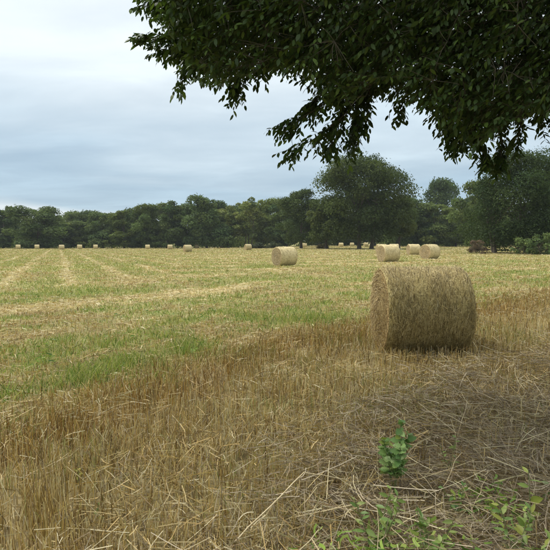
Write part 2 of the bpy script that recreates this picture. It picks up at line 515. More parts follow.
    keep = (rng.random(len(x)) < sstep(-2.3, -3.6, u)) & ~near_bale(x, y)
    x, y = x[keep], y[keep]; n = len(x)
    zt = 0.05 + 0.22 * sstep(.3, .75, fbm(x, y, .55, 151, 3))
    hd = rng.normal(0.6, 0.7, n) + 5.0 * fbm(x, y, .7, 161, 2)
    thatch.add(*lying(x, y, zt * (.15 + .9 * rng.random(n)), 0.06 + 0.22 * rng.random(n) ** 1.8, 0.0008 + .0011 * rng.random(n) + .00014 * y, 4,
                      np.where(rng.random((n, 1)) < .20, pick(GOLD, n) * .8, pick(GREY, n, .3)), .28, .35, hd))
    # pale broad dead leaves, curled
    m = rng.random(n) < 0.018
    thatch.add(*lying(x[m], y[m], 0.06 + .12 * rng.random(m.sum()), 0.06 + .12 * rng.random(m.sum()), .0018 + .0022 * rng.random(m.sum()), 7, pick(PALE, m.sum()) * .72, .5, .6))
    # long stiff dead stems lying on top
    m = rng.random(n) < 0.022
    thatch.add(*lying(x[m], y[m], 0.10 + .16 * rng.random(m.sum()), 0.18 + .35 * rng.random(m.sum()), .0014 + .0013 * rng.random(m.sum()), 4, np.where(rng.random((m.sum(), 1)) < .5, pick(PALE, m.sum()) * .8, pick(GREY, m.sum()) * 1.2), .10, .45))
    # leaning dead stems
    m = rng.random(n) < 0.05
    k_ = m.sum()
    thatch.add(*upright(x[m], y[m], .12 + .25 * rng.random(k_), .0013 + .001 * rng.random(k_), .3 + .9 * rng.random(k_), 4, pick(GREY, k_, .2)))
    # sparse green blades through it
    x, y = wedge(9000, 2.1, 12, 1.4); u, g, s = field(x, y)
    keep = (u < -2.4) & (fbm(x, y, .55, 171, 3) > .55)
    x, y = x[keep], y[keep]; n = len(x)
    grass.add(*upright(x, y, .06 + .14 * rng.random(n), .002 + .0015 * rng.random(n), .4 + .6 * rng.random(n), 4, pick(GREEN, n, .25), .2))
    # low leafy growth along the very edge
    x, y = wedge(16000, 2.1, 4.6, 1.2); u, g, s = field(x, y)
    keep = (u < -3.5) & (fbm(x, y, .42, 231, 3) > .53 + .3 * sstep(2.7, 3.7, y)) & (rng.random(len(x)) < .6)
    x, y = x[keep], y[keep]; n = len(x)
    grass.add(*lying(x, y, .05 + .16 * rng.random(n), .03 + .04 * rng.random(n), .003 + .006 * rng.random(n), 4, pick(GREEN, n, .3) * np.array([.9, 1.05, .9]), .3, .6))
    # a few green shoots in the stubble
    x, y = wedge(9000, 2.2, 14, 1.5); u, g, s = field(x, y)
    keep = (u < 0.2) & (u > -3) & (fbm(x, y, .45, 181, 3) > .64)
    x, y = x[keep], y[keep]; n = len(x)
    grass.add(*upright(x, y, .06 + .12 * rng.random(n), .002 + .0015 * rng.random(n), .3 + .4 * rng.random(n), 3, pick(GREEN, n, .25), .2))
    link('stubble', stub.mesh('stubble', M_STRAW), kind='stuff', label='golden cut stubble standing across the field', cat='stubble')
    link('grass', grass.mesh('grass', M_GRASS), kind='stuff', label='green grass and weeds regrowing through the stubble', cat='grass')
    link('loose_straw', litter.mesh('loose_straw', M_STRAW), kind='stuff', label='pale loose straw left lying on the field', cat='straw')
    link('dead_grass', thatch.mesh('dead_grass', M_STRAW), kind='stuff', label='tangled grey-brown dead grass in the near right corner', cat='dead grass')
build_cover()

# ------------------------------------------------------------------ straw bales
R_B, L_B = 0.65, 1.28
def bale_body(seed, nth, nx, rough):
    """the wrapped roll: a slightly sagging drum along X, rounded shoulders, open at both ends"""
    th = np.linspace(0, 2 * np.pi, nth, endpoint=False)
    xs = np.concatenate([[-.5, -.497, -.485, -.46], np.linspace(-.42, .42, nx), [.46, .485, .497, .5]]) * L_B
    e = np.abs(xs) / (L_B / 2)
    prof = np.where(e > .9, 1 - 0.055 * ((e - .9) / .1) ** 2.2, 1.0)
    T, X = np.meshgrid(th, xs)
    r = R_B * prof[:, None] * (1 + 0.010 * np.sin(2 * T + seed) + 0.006 * np.sin(3 * T + 2 * seed))
    r = r * (1 + rough * (fbm(T * 9, X * 7, 1.0, seed, 4) - .5)) + .006 * np.sin(X * 11 + seed)
    Y = r * np.sin(T); Z = r * np.cos(T)
    Z = np.where(Z < -R_B * .93, -R_B * .93 + (Z + R_B * .93) * .35, Z)     # flattened where it rests
    V = np.stack([X, Y, Z + R_B * .955], -1)
    n = len(xs)
    i = (np.arange(n - 1)[:, None] * nth + np.arange(nth)[None, :]); j = (np.arange(n - 1)[:, None] * nth + (np.arange(nth)[None, :] + 1) % nth)
    F = np.stack([i, j, j + nth, i + nth], -1).reshape(-1, 4)
    return V, F
def bale_end(seed, V, side, nth, nr):
    """end of the roll: rings of rolled straw, a little dished and uneven"""
    ring = V[-1 if side > 0 else 0]
    c = np.array([side * L_B / 2, 0, R_B * .955])
    t = np.linspace(1, 0.0, nr)
    P = c + (ring - c)[None] * t[:, None, None]
    th = np.arange(nth) / nth * 2 * np.pi
    sp = np.sin((t[:, None] * 9 + th[None] / (2 * np.pi)) * 2 * np.pi)
    bump = 0.012 * sp + 0.035 * (fbm(P[..., 1] * 6, P[..., 2] * 6, 1, seed + 7, 4) - .5)
    bump[0] = 0; 
    P[..., 0] += side * (bump - 0.02 * (1 - t[:, None] ** 2))
    P[-1] = P[-1].mean(axis=0)
    i = (np.arange(nr - 1)[:, None] * nth + np.arange(nth)[None, :]); j = (np.arange(nr - 1)[:, None] * nth + (np.arange(nth)[None, :] + 1) % nth)
    F = np.stack([i, i + nth, j + nth, j], -1).reshape(-1, 4)
    if side < 0: F = F[:, ::-1]
    return P.reshape(-1, 3), F
def bale_strands(n_side, n_end, wmul, palb, pale):
    bag = Bag()
    # on the drum: mostly wound round it
    n = n_side
    th = rng.random(n) * 2 * np.pi; x = (rng.random(n) - .5) * L_B * .99
    ln = 0.03 + 0.09 * rng.random(n); hd = np.where(rng.random(n) < .7, rng.normal(0, .3, n), rng.normal(0, 1.0, n))
    k = 3; t = np.linspace(-.5, .5, k)
    T = th[:, None] + (ln * np.cos(hd) / R_B)[:, None] * t
    X = x[:, None] + (ln * np.sin(hd))[:, None] * t
    X = np.clip(X, -L_B * .505, L_B * .505)
    e = np.abs(X) / (L_B / 2)
    lift = 0.003 + 0.012 * rng.random(n)[:, None] ** 2 + (0.05 * rng.random(n) ** 6)[:, None] * (t + .5)
    r = R_B * np.where(e > .9, 1 - 0.055 * ((e - .9) / .1) ** 2.2, 1.0) * 1.003 + lift
    Z = r * np.cos(T); Z = np.where(Z < -R_B * .93, -R_B * .93 + (Z + R_B * .93) * .35, Z)
    P = np.stack([X, r * np.sin(T), Z + R_B * .955], -1)
    nrm = np.stack([np.zeros(n), np.sin(th), np.cos(th)], -1)
    tan = unit(P[:, -1] - P[:, 0]); side = unit(np.cross(tan, nrm) + 0.6 * nrm * (rng.random((n, 1)) - .5))
    V, F = strips(P, side, np.repeat(((.0011 + .0013 * rng.random(n)) * wmul)[:, None], k, 1))
    bag.add(V, F, np.repeat(pick(palb, n, .28), k * 2, 0))
    # on the two ends: rolled in rings, ragged
    n = n_end
    sgn = np.where(rng.random(n) < .65, -1.0, 1.0)
    rad = R_B * .955 * np.sqrt(rng.random(n)); th = rng.random(n) * 2 * np.pi
    ln = 0.03 + 0.10 * rng.random(n); hd = rng.normal(0, .7, n)
    y = rad * np.sin(th); z = rad * np.cos(th)
    ty, tz = np.cos(th + hd), -np.sin(th + hd)
    P = np.zeros((n, k, 3))
    P[:, :, 1] = y[:, None] + ty[:, None] * ln[:, None] * t; P[:, :, 2] = z[:, None] + tz[:, None] * ln[:, None] * t
    rr = np.sqrt(P[:, :, 1] ** 2 + P[:, :, 2] ** 2); f = np.minimum(1, R_B * .96 / np.maximum(rr, 1e-6))
    P[:, :, 1] *= f; P[:, :, 2] *= f
    P[:, :, 2] = np.maximum(P[:, :, 2], -R_B * .94) + R_B * .955
    out = 0.004 + .02 * rng.random(n)[:, None] ** 2 + (0.05 * rng.random(n) ** 4)[:, None] * (t + .5)
    P[:, :, 0] = sgn[:, None] * (L_B / 2 - .008 + out)
    tan = unit(P[:, -1] - P[:, 0]); nx_ = np.stack([sgn, np.zeros(n), np.zeros(n)], -1)
    side = unit(np.cross(tan, nx_) + .7 * nx_ * (rng.random((n, 1)) - .5))
    V, F = strips(P, side, np.repeat(((.0011 + .0015 * rng.random(n)) * wmul)[:, None], k, 1))
    bag.add(V, F, np.repeat(pick(pale, n, .28), k * 2, 0))
    return bag
KH = np.array([[.41, .315, .13], [.52, .415, .20], [.24, .175, .07], [.68, .57, .32], [.44, .35, .16], [.12, .085, .035]])
ED = np.array([[.42, .30, .13], [.54, .415, .20], [.29, .195, .08], [.66, .54, .30], [.15, .095, .04]])
def bale_set(seed, nth, nx, nr, strands, wmul, mats, palb, pale):
    V, F = bale_body(seed, nth, nx, .022)
    body = mesh_np('bale_body', V.reshape(-1, 3), F[:, ::-1], None, mats[0], True)
    ends = []
    for sd_ in (-1, 1):
        Ve, Fe = bale_end(seed, V, sd_, nth, nr)
        ends.append(mesh_np('bale_end', Ve, Fe, None, mats[1], True))
    st = bale_strands(*strands, wmul, palb, pale).mesh('bale_straw', M_STRAW)
    return body, ends, st
HERO_SET = bale_set(3, 128, 26, 36, (21000, 12000), 1.0, (M_BALE, M_BALE_END), KH, ED)
PALB = np.array([[.58, .49, .28], [.68, .59, .37], [.46, .375, .20], [.75, .67, .45], [.34, .265, .13]])
PALE_E = np.array([[.40, .31, .18], [.50, .41, .26], [.30, .22, .12], [.58, .49, .32]])  # end strands: brown straw darkened for the shaded end
FAR_SETS = [bale_set(s_, 48, 10, 14, (2600, 1500), 2.6, (M_BALE_PALE, M_BALE_PALE_END), PALB, PALE_E) for s_ in (5, 8)]
def bale(sets, x, y, heading, label, scale=1.0, sink=0.02):
    e = link('straw_bale', None, None, (x, y, float(gz(x, y)) - sink), heading, label, 'straw bale', 'round straw bales on the field')
    e.empty_display_size = .5
    e.scale = (scale, scale, scale)
    link('wrapped_side', sets[0], e)
    for m in sets[1]:
        link('rolled_end', m, e)
    link('straw', sets[2], e, kind='stuff')
    return e
bale(HERO_SET, HERO[0], HERO[1], math.radians(1.5), 'large round straw bale in the foreground stubble, nearest of all', 1.0, 0.02).scale = (.95, 1, 1)
def bale_px(px, Y, face, label, i=0, scale=1.0):
    """face: signed angle in degrees of the roll's axis against the line of sight's left"""
    d = ray(px, 245); x = d[0] / d[1] * Y
    view = math.atan2(x, Y)
    bale(FAR_SETS[i % 2], x, Y, -view + math.radians(face), label, scale)
BALES = [
    (284.5, 36.0, 34, 'round straw bale alone on open field, second nearest, left of the big domed tree'),
    (388.5, 40.5, 32, 'straw bale with rolled end showing, just above and left of the foreground bale'),
    (430, 46.5, 50, 'straw bale turned end-on, rightmost of the group above the foreground bale'),
    (413.5, 64, 22, 'smaller straw bale between and behind the two above the foreground bale'),
    (381.5, 74, 20, 'straw bale peeking out behind left top of the bale near the foreground bale'),
    (394, 80, 10, 'straw bale peeking out behind right top of the bale near the foreground bale'),
    (187.5, 97, 20, 'pale straw bale at mid field, largest of those left of centre'),
    (170, 150, 8, 'small pale bale just left of the largest one left of centre'),
    (147.5, 162, 5, 'small pale bale at wood edge, second to the left of the largest left one'),
    (248, 118, 24, 'pale straw bale before grey-stemmed trees, beyond the lone second nearest bale'),
    (18, 164, 6, 'leftmost of the small pale bales along the far left edge'),
    (37, 166, -4, 'second small pale bale from the far left edge'),
    (61.5, 145, 8, 'third pale bale from the left, nearest of the far left five'),
    (79.5, 160, 10, 'fourth small pale bale from the far left edge'),
    (95.5, 168, 3, 'fifth small pale bale from the left, before the dark wood'),
    (222, 185, 20, 'tiny pale bale in shade at the wood edge, left of the grey-stemmed trees'),
    (197, 180, 15, 'tiny pale bale at the wood edge right behind the largest left bale'),
    (270.5, 178, 10, 'tiny pale bale far beyond, just above the lone second nearest bale'),
    (304.5, 172, 12, 'tiny pale bale in the far field, seen left of the big domed tree trunks'),
    (341, 168, 14, 'tiny pale bale in far field between trunks of the big domed tree'),
    (352, 182, 10, 'tiny pale bale in far field, right of the one between domed tree trunks'),
    (366, 176, 16, 'tiny pale bale in far field just right of the big domed tree trunks'),
]
for i, b in enumerate(BALES):
    bale_px(*b, i=i)

# ------------------------------------------------------------------ far trees
def tree_meshes(seed, H, Wc, trunk_h, nleaf, leaf, nclump, tint, flat=1.0, trunk_r=None, lobes=0.28, stems=1, pw=0.38):
    r_ = np.random.default_rng(seed)
    # clumps spread through the crown
    ts = r_.random(nclump * 3)
    ang = r_.random(nclump * 3) * 2 * np.pi
    env = Wc / 2 * np.sin(np.pi * np.clip(0.16 + 0.78 * ts, 0, 1) ** flat) ** pw
    env = env * (1 + lobes * np.sin(ang * 2 + seed) * np.sin(ts * 5 + seed * 1.7) + lobes * .7 * np.sin(ang * 3 + 2.1 * seed))
    rad = env * np.sqrt(0.12 + 0.88 * r_.random(nclump * 3))
    C = np.stack([np.cos(ang) * rad, np.sin(ang) * rad, trunk_h + ts * (H - trunk_h) * .95], -1)[:nclump]
    cr = Wc * (0.085 + 0.085 * r_.random(nclump))
    cr = np.minimum(cr * (.7 + .8 * r_.random(nclump) ** 2), 2.6)
    which = r_.choice(nclump, nleaf, p=cr ** 2 / np.sum(cr ** 2))
    d = unit(r_.normal(size=(nleaf, 3)) + np.array([0, 0, .5]))
    rr = cr[which] * (0.50 + 0.55 * r_.random(nleaf) ** .6) * (1 + .22 * r_.normal(size=nleaf) * .6)
    P = C[which] + d * rr[:, None] * np.array([1.1, 1.1, .8])
    P[:, 2] = np.maximum(P[:, 2], trunk_h * .55)
    nrm = unit(d * .9 + r_.normal(size=(nleaf, 3)) * .8 + np.array([0, 0, .5]))
    a = unit(np.cross(nrm, r_.normal(size=(nleaf, 3)))); b = np.cross(nrm, a)
    s = leaf * (.55 + .9 * r_.random(nleaf))
    V = np.stack([P - a * s[:, None], P - b * (s * .55)[:, None] + nrm * (s * .12)[:, None], P + a * s[:, None], P + b * (s * .55)[:, None] + nrm * (s * .12)[:, None]], 1).reshape(-1, 3)
    F = np.arange(nleaf * 4).reshape(-1, 4)
    ctint = 1 + .30 * (r_.random((nclump, 1)) - .5) + np.array([.12, .05, -.05]) * r_.normal(size=(nclump, 1)) * .6
    col = np.array(tint) * ctint[which] * (1 + .5 * (r_.random((nleaf, 1)) - .5))
    crown = mesh_np('crown', V, F, np.repeat(np.clip(col, .008, .4), 4, 0), M_FAR)
    # trunk and limbs
    bag = Bag()
    tr = trunk_r or H * .016
    for sidx in range(stems):
        bx, by = (0, 0) if stems == 1 else (r_.normal() * Wc * .12, r_.normal() * Wc * .08)
        top = np.array([bx * 1.6 + r_.normal() * .4, by * 1.5 + r_.normal() * .4, H * .78])
        k = 8; t = np.linspace(0, 1, k)[:, None]
        pts = np.array([bx, by, -0.3]) * (1 - t) + top * t + np.sin(t * 5 + seed + sidx) * np.array([.16, .12, 0]) * H * .02
        rad_ = tr * (1 - .82 * t[:, 0]); rad_[0] *= 1.5
        bag.add(*tube(pts, rad_, 8))
        for ci in r_.choice(nclump, min(12, nclump), replace=False):
            f = .25 + .45 * r_.random(); p0 = pts[0] * (1 - f) + pts[-1] * f
            if C[ci][2] < p0[2] - 1: continue
            mid = (p0 + C[ci]) / 2 + np.array([0, 0, -.06 * H * .3])
            t2 = np.linspace(0, 1, 5)[:, None]
            q = p0 * (1 - t2) ** 2 + 2 * mid * t2 * (1 - t2) + C[ci] * t2 ** 2
            bag.add(*tube(q, tr * .38 * (1 - .8 * t2[:, 0]), 5))
    trunk = bag.mesh('trunk', M_BARK, True)
    return trunk, crown
def tree(meshes, x, y, rotz, sc, label, group='trees along the far field edge', name='tree', sink=0.0):
    e = link(name, None, None, (x, y, float(gz(x, y)) - sink), rotz, label, 'tree', group)
    e.scale = sc
    link('trunk', meshes[0], e); link('crown', meshes[1], e)
    return e
DG, MG, LG = (.092, .128, .040), (.116, .154, .048), (.146, .180, .064)
VAR = [
    tree_meshes(101, 15, 12, .9, 15000, .30, 62, DG),
    tree_meshes(102, 15, 11, .7, 14000, .30, 60, MG, .9),
    tree_meshes(103, 15, 9.5, .9, 12000, .29, 52, DG, .75),
    tree_meshes(104, 15, 10, .6, 12000, .29, 52, LG, .85),
    tree_meshes(105, 15, 9, 1.6, 8500, .27, 50, LG, .7, lobes=.3, stems=3, trunk_r=.17),
    tree_meshes(106, 15, 13, .7, 17000, .31, 70, DG, .95),
    tree_meshes(107, 15, 11, .5, 14000, .30, 60, MG, 1.0, lobes=.3),
]
ORD = ['first', 'second', 'third', 'fourth', 'fifth', 'sixth', 'seventh', 'eighth', 'ninth', 'tenth', 'eleventh', 'twelfth', 'thirteenth',
       'fourteenth', 'fifteenth', 'sixteenth', 'seventeenth', 'eighteenth', 'nineteenth', 'twentieth']
LOOK = ['dark rounded', 'mid green bushy', 'dark upright', 'light green', 'airy grey-stemmed', 'broad dark', 'mid green spreading']
# (photo x, photo y of the top, photo width, variant, distance)
FRONT = [(-22, 207, 34, 5, 188), (3, 206, 30, 2, 186), (37, 209, 44, 5, 178), (63, 221, 26, 3, 190), (84, 223, 26, 6, 192), (103, 214, 28, 1, 190), (124, 210, 30, 2, 186),
         (146, 205, 30, 0, 186), (167, 201, 32, 2, 184), (187, 207, 28, 6, 190), (207, 199, 34, 1, 180), (228, 206, 28, 3, 184), (246, 197, 30, 4, 182),
         (268, 202, 28, 6, 190), (287, 200, 30, 2, 182)]
def far_tree(px, top, wpx, v, Y, label, group='trees along the far field edge'):
    d = ray(px, 245); x = d[0] / d[1] * Y
    g = float(gz(x, Y)); ztop = at(px, top, Y)[2]
    vh = [15] * 7; vw = [12, 11, 9.5, 10, 9, 13, 11]
    sz = (ztop - g) / 15.0; sx = (wpx / FPX * Y) / vw[v] * 1.12
    tree(VAR[v], x, Y, rng.random() * 6.28, (sx, sx, sz), label, group)
for i, (px, top, wpx, v, Y) in enumerate(FRONT):
    far_tree(px, top, wpx, v, Y, '%s tree, %s from left in front row of far wood' % (LOOK[v], ORD[i]))
BACK = [(18, 214, 30, 0, 214), (52, 214, 30, 2, 222), (74, 213, 26, 1, 216), (91, 213, 26, 5, 220), (112, 214, 28, 0, 214), (135, 211, 26, 5, 212), (157, 207, 26, 1, 214), (178, 206, 28, 2, 216),
        (197, 206, 26, 0, 212), (218, 204, 28, 5, 214), (238, 206, 28, 0, 212), (258, 203, 26, 2, 214), (279, 205, 28, 1, 214)]
for i, (px, top, wpx, v, Y) in enumerate(BACK):
    far_tree(px, top, wpx, v, Y, '%s tree top, %s from left behind front row of far wood' % (LOOK[v], ORD[i]), 'trees of the second row of the far wood')
RIGHT = [(318, 206, 30, 0, 196), (345, 200, 34, 5, 205), (375, 198, 34, 1, 205), (398, 197, 30, 0, 172), (414, 199, 34, 1, 176), (434, 206, 34, 6, 172), (456, 205, 30, 3, 174), (476, 204, 30, 1, 172), (497, 202, 32, 6, 174), (522, 204, 34, 1, 174), (548, 204, 34, 3, 174), (574, 204, 36, 6, 174)]
for i, (px, top, wpx, v, Y) in enumerate(RIGHT):
    far_tree(px, top, wpx, v, Y, '%s tree, %s from left in far wood behind the big domed tree' % (LOOK[v], ORD[i]), 'trees of the far wood on the right')
far_tree(441, 183, 32, 5, 205, 'tall dome-topped tree rising above the far wood right of the big domed tree')
far_tree(467, 196, 24, 2, 205, 'dark tree top beside the tall dome-topped tree in the far wood')
far_tree(481, 182, 40, 0, 150, 'dark rounded tree directly left behind the big right hand tree')

def hero_tree(px, base_y, top, wpx, seed, nleaf, leaf, nclump, tint, label, Y, trunk_h, flat=.8, lobes=.25, stems=1, trunk_r=None, rot=0.0, pw=.38):
    d = ray(px, 245); x = d[0] / d[1] * Y
    H = at(px, top, Y)[2] - float(gz(x, Y)); Wm = wpx / FPX * Y
    ms = tree_meshes(seed, H, Wm, trunk_h, nleaf, leaf, nclump, tint, flat, trunk_r, lobes, stems, pw)
    tree(ms, x, Y, rot, (1, 1, 1), label, 'big trees standing in the field')
hero_tree(361, 249, 156, 92, 209, 54000, .21, 120, (.066, .090, .030), 'big spreading tree with domed crown, tallest in the middle of the field', 119, 3.0, 1.1, .08, 2, .38, 1.0, .52)
hero_tree(326, 249, 202, 38, 202, 16000, .21, 50, (.070, .095, .034), 'lower dark tree joined to the left side of the big domed tree', 123, 2.6, .9, .2, 1, .3)
hero_tree(301, 249, 190, 40, 203, 20000, .21, 60, (.060, .086, .032), 'dark round tree standing left of the big domed tree', 138, 2.4, .9, .2, 1, .34)
hero_tree(399, 249, 200, 34, 206, 15000, .21, 50, (.080, .108, .040), 'feathery tree filling the right side of the big domed tree', 124, 2.6, .9, .2, 1, .28)
hero_tree(517, 252, 156, 96, 204, 62000, .13, 125, (.050, .074, .025), 'large dark leafy tree at the right edge of the field', 75, .7, .95, .16, 3, .22)
hero_tree(566, 252, 165, 70, 205, 18000, .14, 110, (.070, .095, .034), 'tree half out of frame right of the large dark one', 78, 1.0, .9, .2, 1, .22)

def shrub(px, Y, h, w, seed, tint, label, leaf=.11, n=1800, stemcol=None):
    d = ray(px, 245); x = d[0] / d[1] * Y
    ms = tree_meshes(seed, h, w, .1, n, leaf, 22, tint, 1.0, .04, .3, 4)
    e = link('shrub', None, None, (x, Y, float(gz(x, Y))), 0, label, 'shrub', 'shrubs at the feet of the trees')
    link('stems', ms[0], e); link('foliage', ms[1], e)
shrub(541, 66, 2.4, 3.6, 301, (.17, .22, .08), 'pale green leafy bush at the foot of the large right hand tree', .12)
shrub(524, 67, 1.9, 2.6, 302, (.15, .20, .075), 'smaller pale green bush left of the one under the large right hand tree', .11, 1200)
shrub(479, 70, 1.8, 2.6, 303, (.15, .11, .075), 'brown dry bush at left foot of the large right hand tree', .09)
shrub(258, 148, 1.5, 4.5, 304, (.08, .085, .045), 'low dark bramble heap right of the bale before the grey-stemmed trees', .16)
shrub(275, 150, 1.4, 4.0, 305, (.075, .085, .04), 'low bramble heap behind the lone second nearest bale', .16)
shrub(324, 128, .9, 3.0, 306, (.07, .065, .035), 'low dark weed patch between trunks left of the big domed tree', .14)

def woodland():
    """the dim mass of the wood behind the rows that can be told apart, and its undergrowth"""
    bag = Bag(); r_ = np.random.default_rng(77)
    def mass(n, x0, x1, y0, y1, h, leaf, tint):
        x = x0 + (x1 - x0) * r_.random(n); y = y0 + (y1 - y0) * r_.random(n)
        hh = h * (.6 + .75 * fbm(x, y * .3, 7, 401, 3)); z = gz(x, y) + hh * r_.random(n) ** .9
        P = np.stack([x, y, z], -1)
        nrm = unit(r_.normal(size=(n, 3)) + np.array([0, -.5, .5])); a = unit(np.cross(nrm, r_.normal(size=(n, 3)))); b = np.cross(nrm, a)
        s = leaf * (.5 + r_.random(n))[:, None]
        V = np.stack([P - a * s, P - b * s * .6, P + a * s, P + b * s * .6], 1).reshape(-1, 3)
        c = np.array(tint) * (.7 + .6 * r_.random((n, 1)))
        bag.add(V, np.arange(n * 4).reshape(-1, 4), np.repeat(c, 4, 0))
    mass(27000, -170, 30, 226, 240, 12.5, .42, DG)
    mass(22000, 20, 150, 215, 232, 13.5, .42, DG)
    mass(14000, -150, 12, 196, 206, 5.0, .34, DG)
    mass(9000, 38, 130, 184, 194, 5.0, .34, DG)
    link('woodland', bag.mesh('woodland', M_FAR), kind='stuff', label='dim mass of the wood behind the tree rows', cat='woodland')
woodland()

# ------------------------------------------------------------------ the near tree whose boughs hang into the picture
LEAF_T = np.array([[0, 0, 0], [.28, -.195, .03], [.28, 0, -.02], [.28, .195, .03], [.66, -.175, .02], [.66, 0, -.035], [.66, .175, .02], [1, 0, -.09]], float)
LEAF_F = np.array([[0, 1, 2, 2], [0, 2, 3, 3], [1, 4, 5, 2], [2, 5, 6, 3], [4, 7, 5, 5], [5, 7, 6, 6]])
LEAF_TRI = np.array([[0, 1, 2], [0, 2, 3], [1, 4, 5], [1, 5, 2], [2, 5, 6], [2, 6, 3], [4, 7, 5], [5, 7, 6]])
LEAF_S = np.array([[0, 0, 0], [.27, -.185, .02], [.66, -.175, .0], [1, 0, -.09], [.66, .175, .0], [.27, .185, .02]], float)
LEAF_STRI = np.array([[0, 1, 5], [1, 2, 4], [1, 4, 5], [2, 3, 4]])
def leaf_frames(d, nrm):
    d = unit(d); s = unit(np.cross(nrm, d)); n = np.cross(d, s)
    return d, s, n
def leaves_mesh(P, D, Nn, S, col, bag):
    d, s, n = leaf_frames(D, Nn)
    T = LEAF_S
    V = P[:, None] + S[:, None, None] * (T[None, :, :1] * d[:, None] + T[None, :, 1:2] * s[:, None] + T[None, :, 2:] * n[:, None])
    k = len(T); m = len(P)
    F = (LEAF_STRI[None] + (np.arange(m) * k)[:, None, None]).reshape(-1, 3)
    bag.add(V.reshape(-1, 3), F, np.repeat(col, k, 0))
def inside(px, py, poly):
    poly = np.asarray(poly, float); c = np.zeros(len(px), bool)
    j = len(poly) - 1
    for i in range(len(poly)):
        xi, yi = poly[i]; xj, yj = poly[j]
        c ^= ((yi > py) != (yj > py)) & (px < (xj - xi) * (py - yi) / (yj - yi + 1e-12) + xi)
        j = i
    return c
def near_tree():
    r_ = np.random.default_rng(5)
    root = link('overhanging_tree', None, None, (4.9, 5.6, float(gz(4.9, 5.6))), 0,
                'near tree hanging its dark leafy boughs across the top right', 'tree')
    org = np.array(root.location)
    # the underside of the crown as the photo outlines it (photo pixels at about 4.7 m)
    body = [(150, -60), (158, 8), (172, 30), (178, 48), (188, 66), (206, 78), (228, 84), (248, 76), (272, 66), (300, 72), (318, 84), (322, 98), (345, 106), (364, 100),
            (378, 92), (398, 92), (418, 100), (434, 108), (446, 126), (462, 138), (482, 142), (500, 132), (516, 116), (534, 112), (560, 108), (700, 105), (760, -60)]
    tips = []                                   # (point, twig direction, length)
    def add(px, py, Y, dvec, ln): tips.append((at(px, py, Y) - ln * (.62 * unit(np.array(dvec)) + np.array([0, 0, -.12])), np.array(dvec, float), ln))
    n = 6000
    px = r_.uniform(130, 760, n * 2); py = r_.uniform(-60, 160, n * 2)
    ok = inside(px, py, body); px, py = px[ok], py[ok]
    for a, b in zip(px, py):
        Y = 4.0 + 2.6 * r_.random() ** 1.3
        dv = np.array([-.75 + .5 * r_.normal(), .35 * r_.normal(), -.30 + .30 * r_.normal()])
        add(a, b, Y, dv, .16 + .20 * r_.random())
    # boughs that reach out beyond the mass: polylines in photo pixels with a depth
    boughs = [([(215, 20), (180, 6), (147, -2)], 4.5, 30), ([(230, 45), (185, 42), (143, 36)], 4.55, 36), ([(230, 55), (190, 60), (156, 47)], 4.6, 26),
              ([(250, 50), (236, 75), (236, 92)], 4.7, 22), ([(205, 50), (190, 66), (182, 80)], 4.6, 16), ([(280, 40), (262, 68), (258, 76)], 4.8, 14),
              ([(360, 70), (325, 112), (281, 126)], 4.6, 34), ([(365, 90), (335, 132), (291, 151)], 4.65, 30), ([(352, 85), (338, 120), (330, 148)], 4.7, 28),
              ([(362, 80), (356, 118), (350, 150)], 4.75, 30), ([(372, 80), (364, 110), (360, 132)], 4.7, 22), ([(340, 80), (318, 98), (308, 106)], 4.65, 16),
              ([(420, 70), (402, 98), (400, 112)], 4.9, 12), ([(440, 80), (446, 118), (455, 148)], 4.8, 26), ([(470, 90), (478, 140), (486, 160)], 4.8, 30),
              ([(500, 90), (505, 140), (498, 168)], 4.9, 34), ([(520, 80), (524, 120), (516, 148)], 5.0, 26), ([(485, 95), (470, 130), (462, 146)], 4.9, 18),
              ([(545, 100), (546, 118), (540, 128)], 5.0, 12)]
    twigs = Bag(); bpts = []
    for pl, Y, m in boughs:
        pl = np.array(pl, float); t = np.linspace(0, 1, 9)
        q = ((1 - t) ** 2)[:, None] * pl[0] + (2 * t * (1 - t))[:, None] * pl[1] + (t ** 2)[:, None] * pl[2]
        W3 = np.array([at(a, b, Y + .25 * (1 - s) + .1 * math.sin(3 * s + Y * 9)) for (a, b), s in zip(q, t)])
        V, F = tube(W3, .0065 * (1 - .8 * t) + .0008, 5); twigs.add(V - org, F); bpts.append(W3)
        for _ in range(int(m * 1.7)):
            s = r_.random() ** .8; k = min(int(s * 8), 7); f = s * 8 - k
            p = W3[k] * (1 - f) + W3[k + 1] * f
            tang = unit(W3[k + 1] - W3[k])
            dv = tang * .8 + r_.normal(size=3) * np.array([.35, .5, .28]) + np.array([0, 0, -.15])
            tips.append((p + r_.normal(size=3) * .02, dv, (.10 + .13 * r_.random()) * (1 - .25 * s)))
    # more crown above and beyond the frame so that the tree is whole
    for _ in range(1000):
        v = unit(r_.normal(size=3)); rad = r_.random() ** .35
        p = np.array([4.4, 5.4, 6.2]) + v * rad * np.array([3.2, 2.6, 2.3])
        if p[2] < 4.3 and p[1] < 7.5: p[2] = 4.3 + r_.random() * 2
        tips.append((p, np.array([v[0], v[1], -.3 + .3 * r_.normal()]), .3 + .25 * r_.random()))
    for _ in range(900):                       # unseen crown added overhead and behind the camera to block sky light
        p = np.array([r_.uniform(.6, 7), r_.uniform(-3.5, 4.2), r_.uniform(4.4, 7.5)])
        tips.append((p, np.array([r_.normal(), r_.normal(), -.3]), .3 + .2 * r_.random()))
    A = np.array([t[0] for t in tips]); Dv = unit(np.array([t[1] for t in tips])); Ln = np.array([t[2] for t in tips])
    # leaves along every twig
    step = .025
    P_, D_, N_, S_ = [], [], [], []
    k = 4; tt = np.linspace(0, 1, k)
    droop = np.array([0, 0, -.20])
    TW = A[:, None] + Ln[:, None, None] * (Dv[:, None] * tt[None, :, None] + droop * (tt ** 2)[None, :, None])
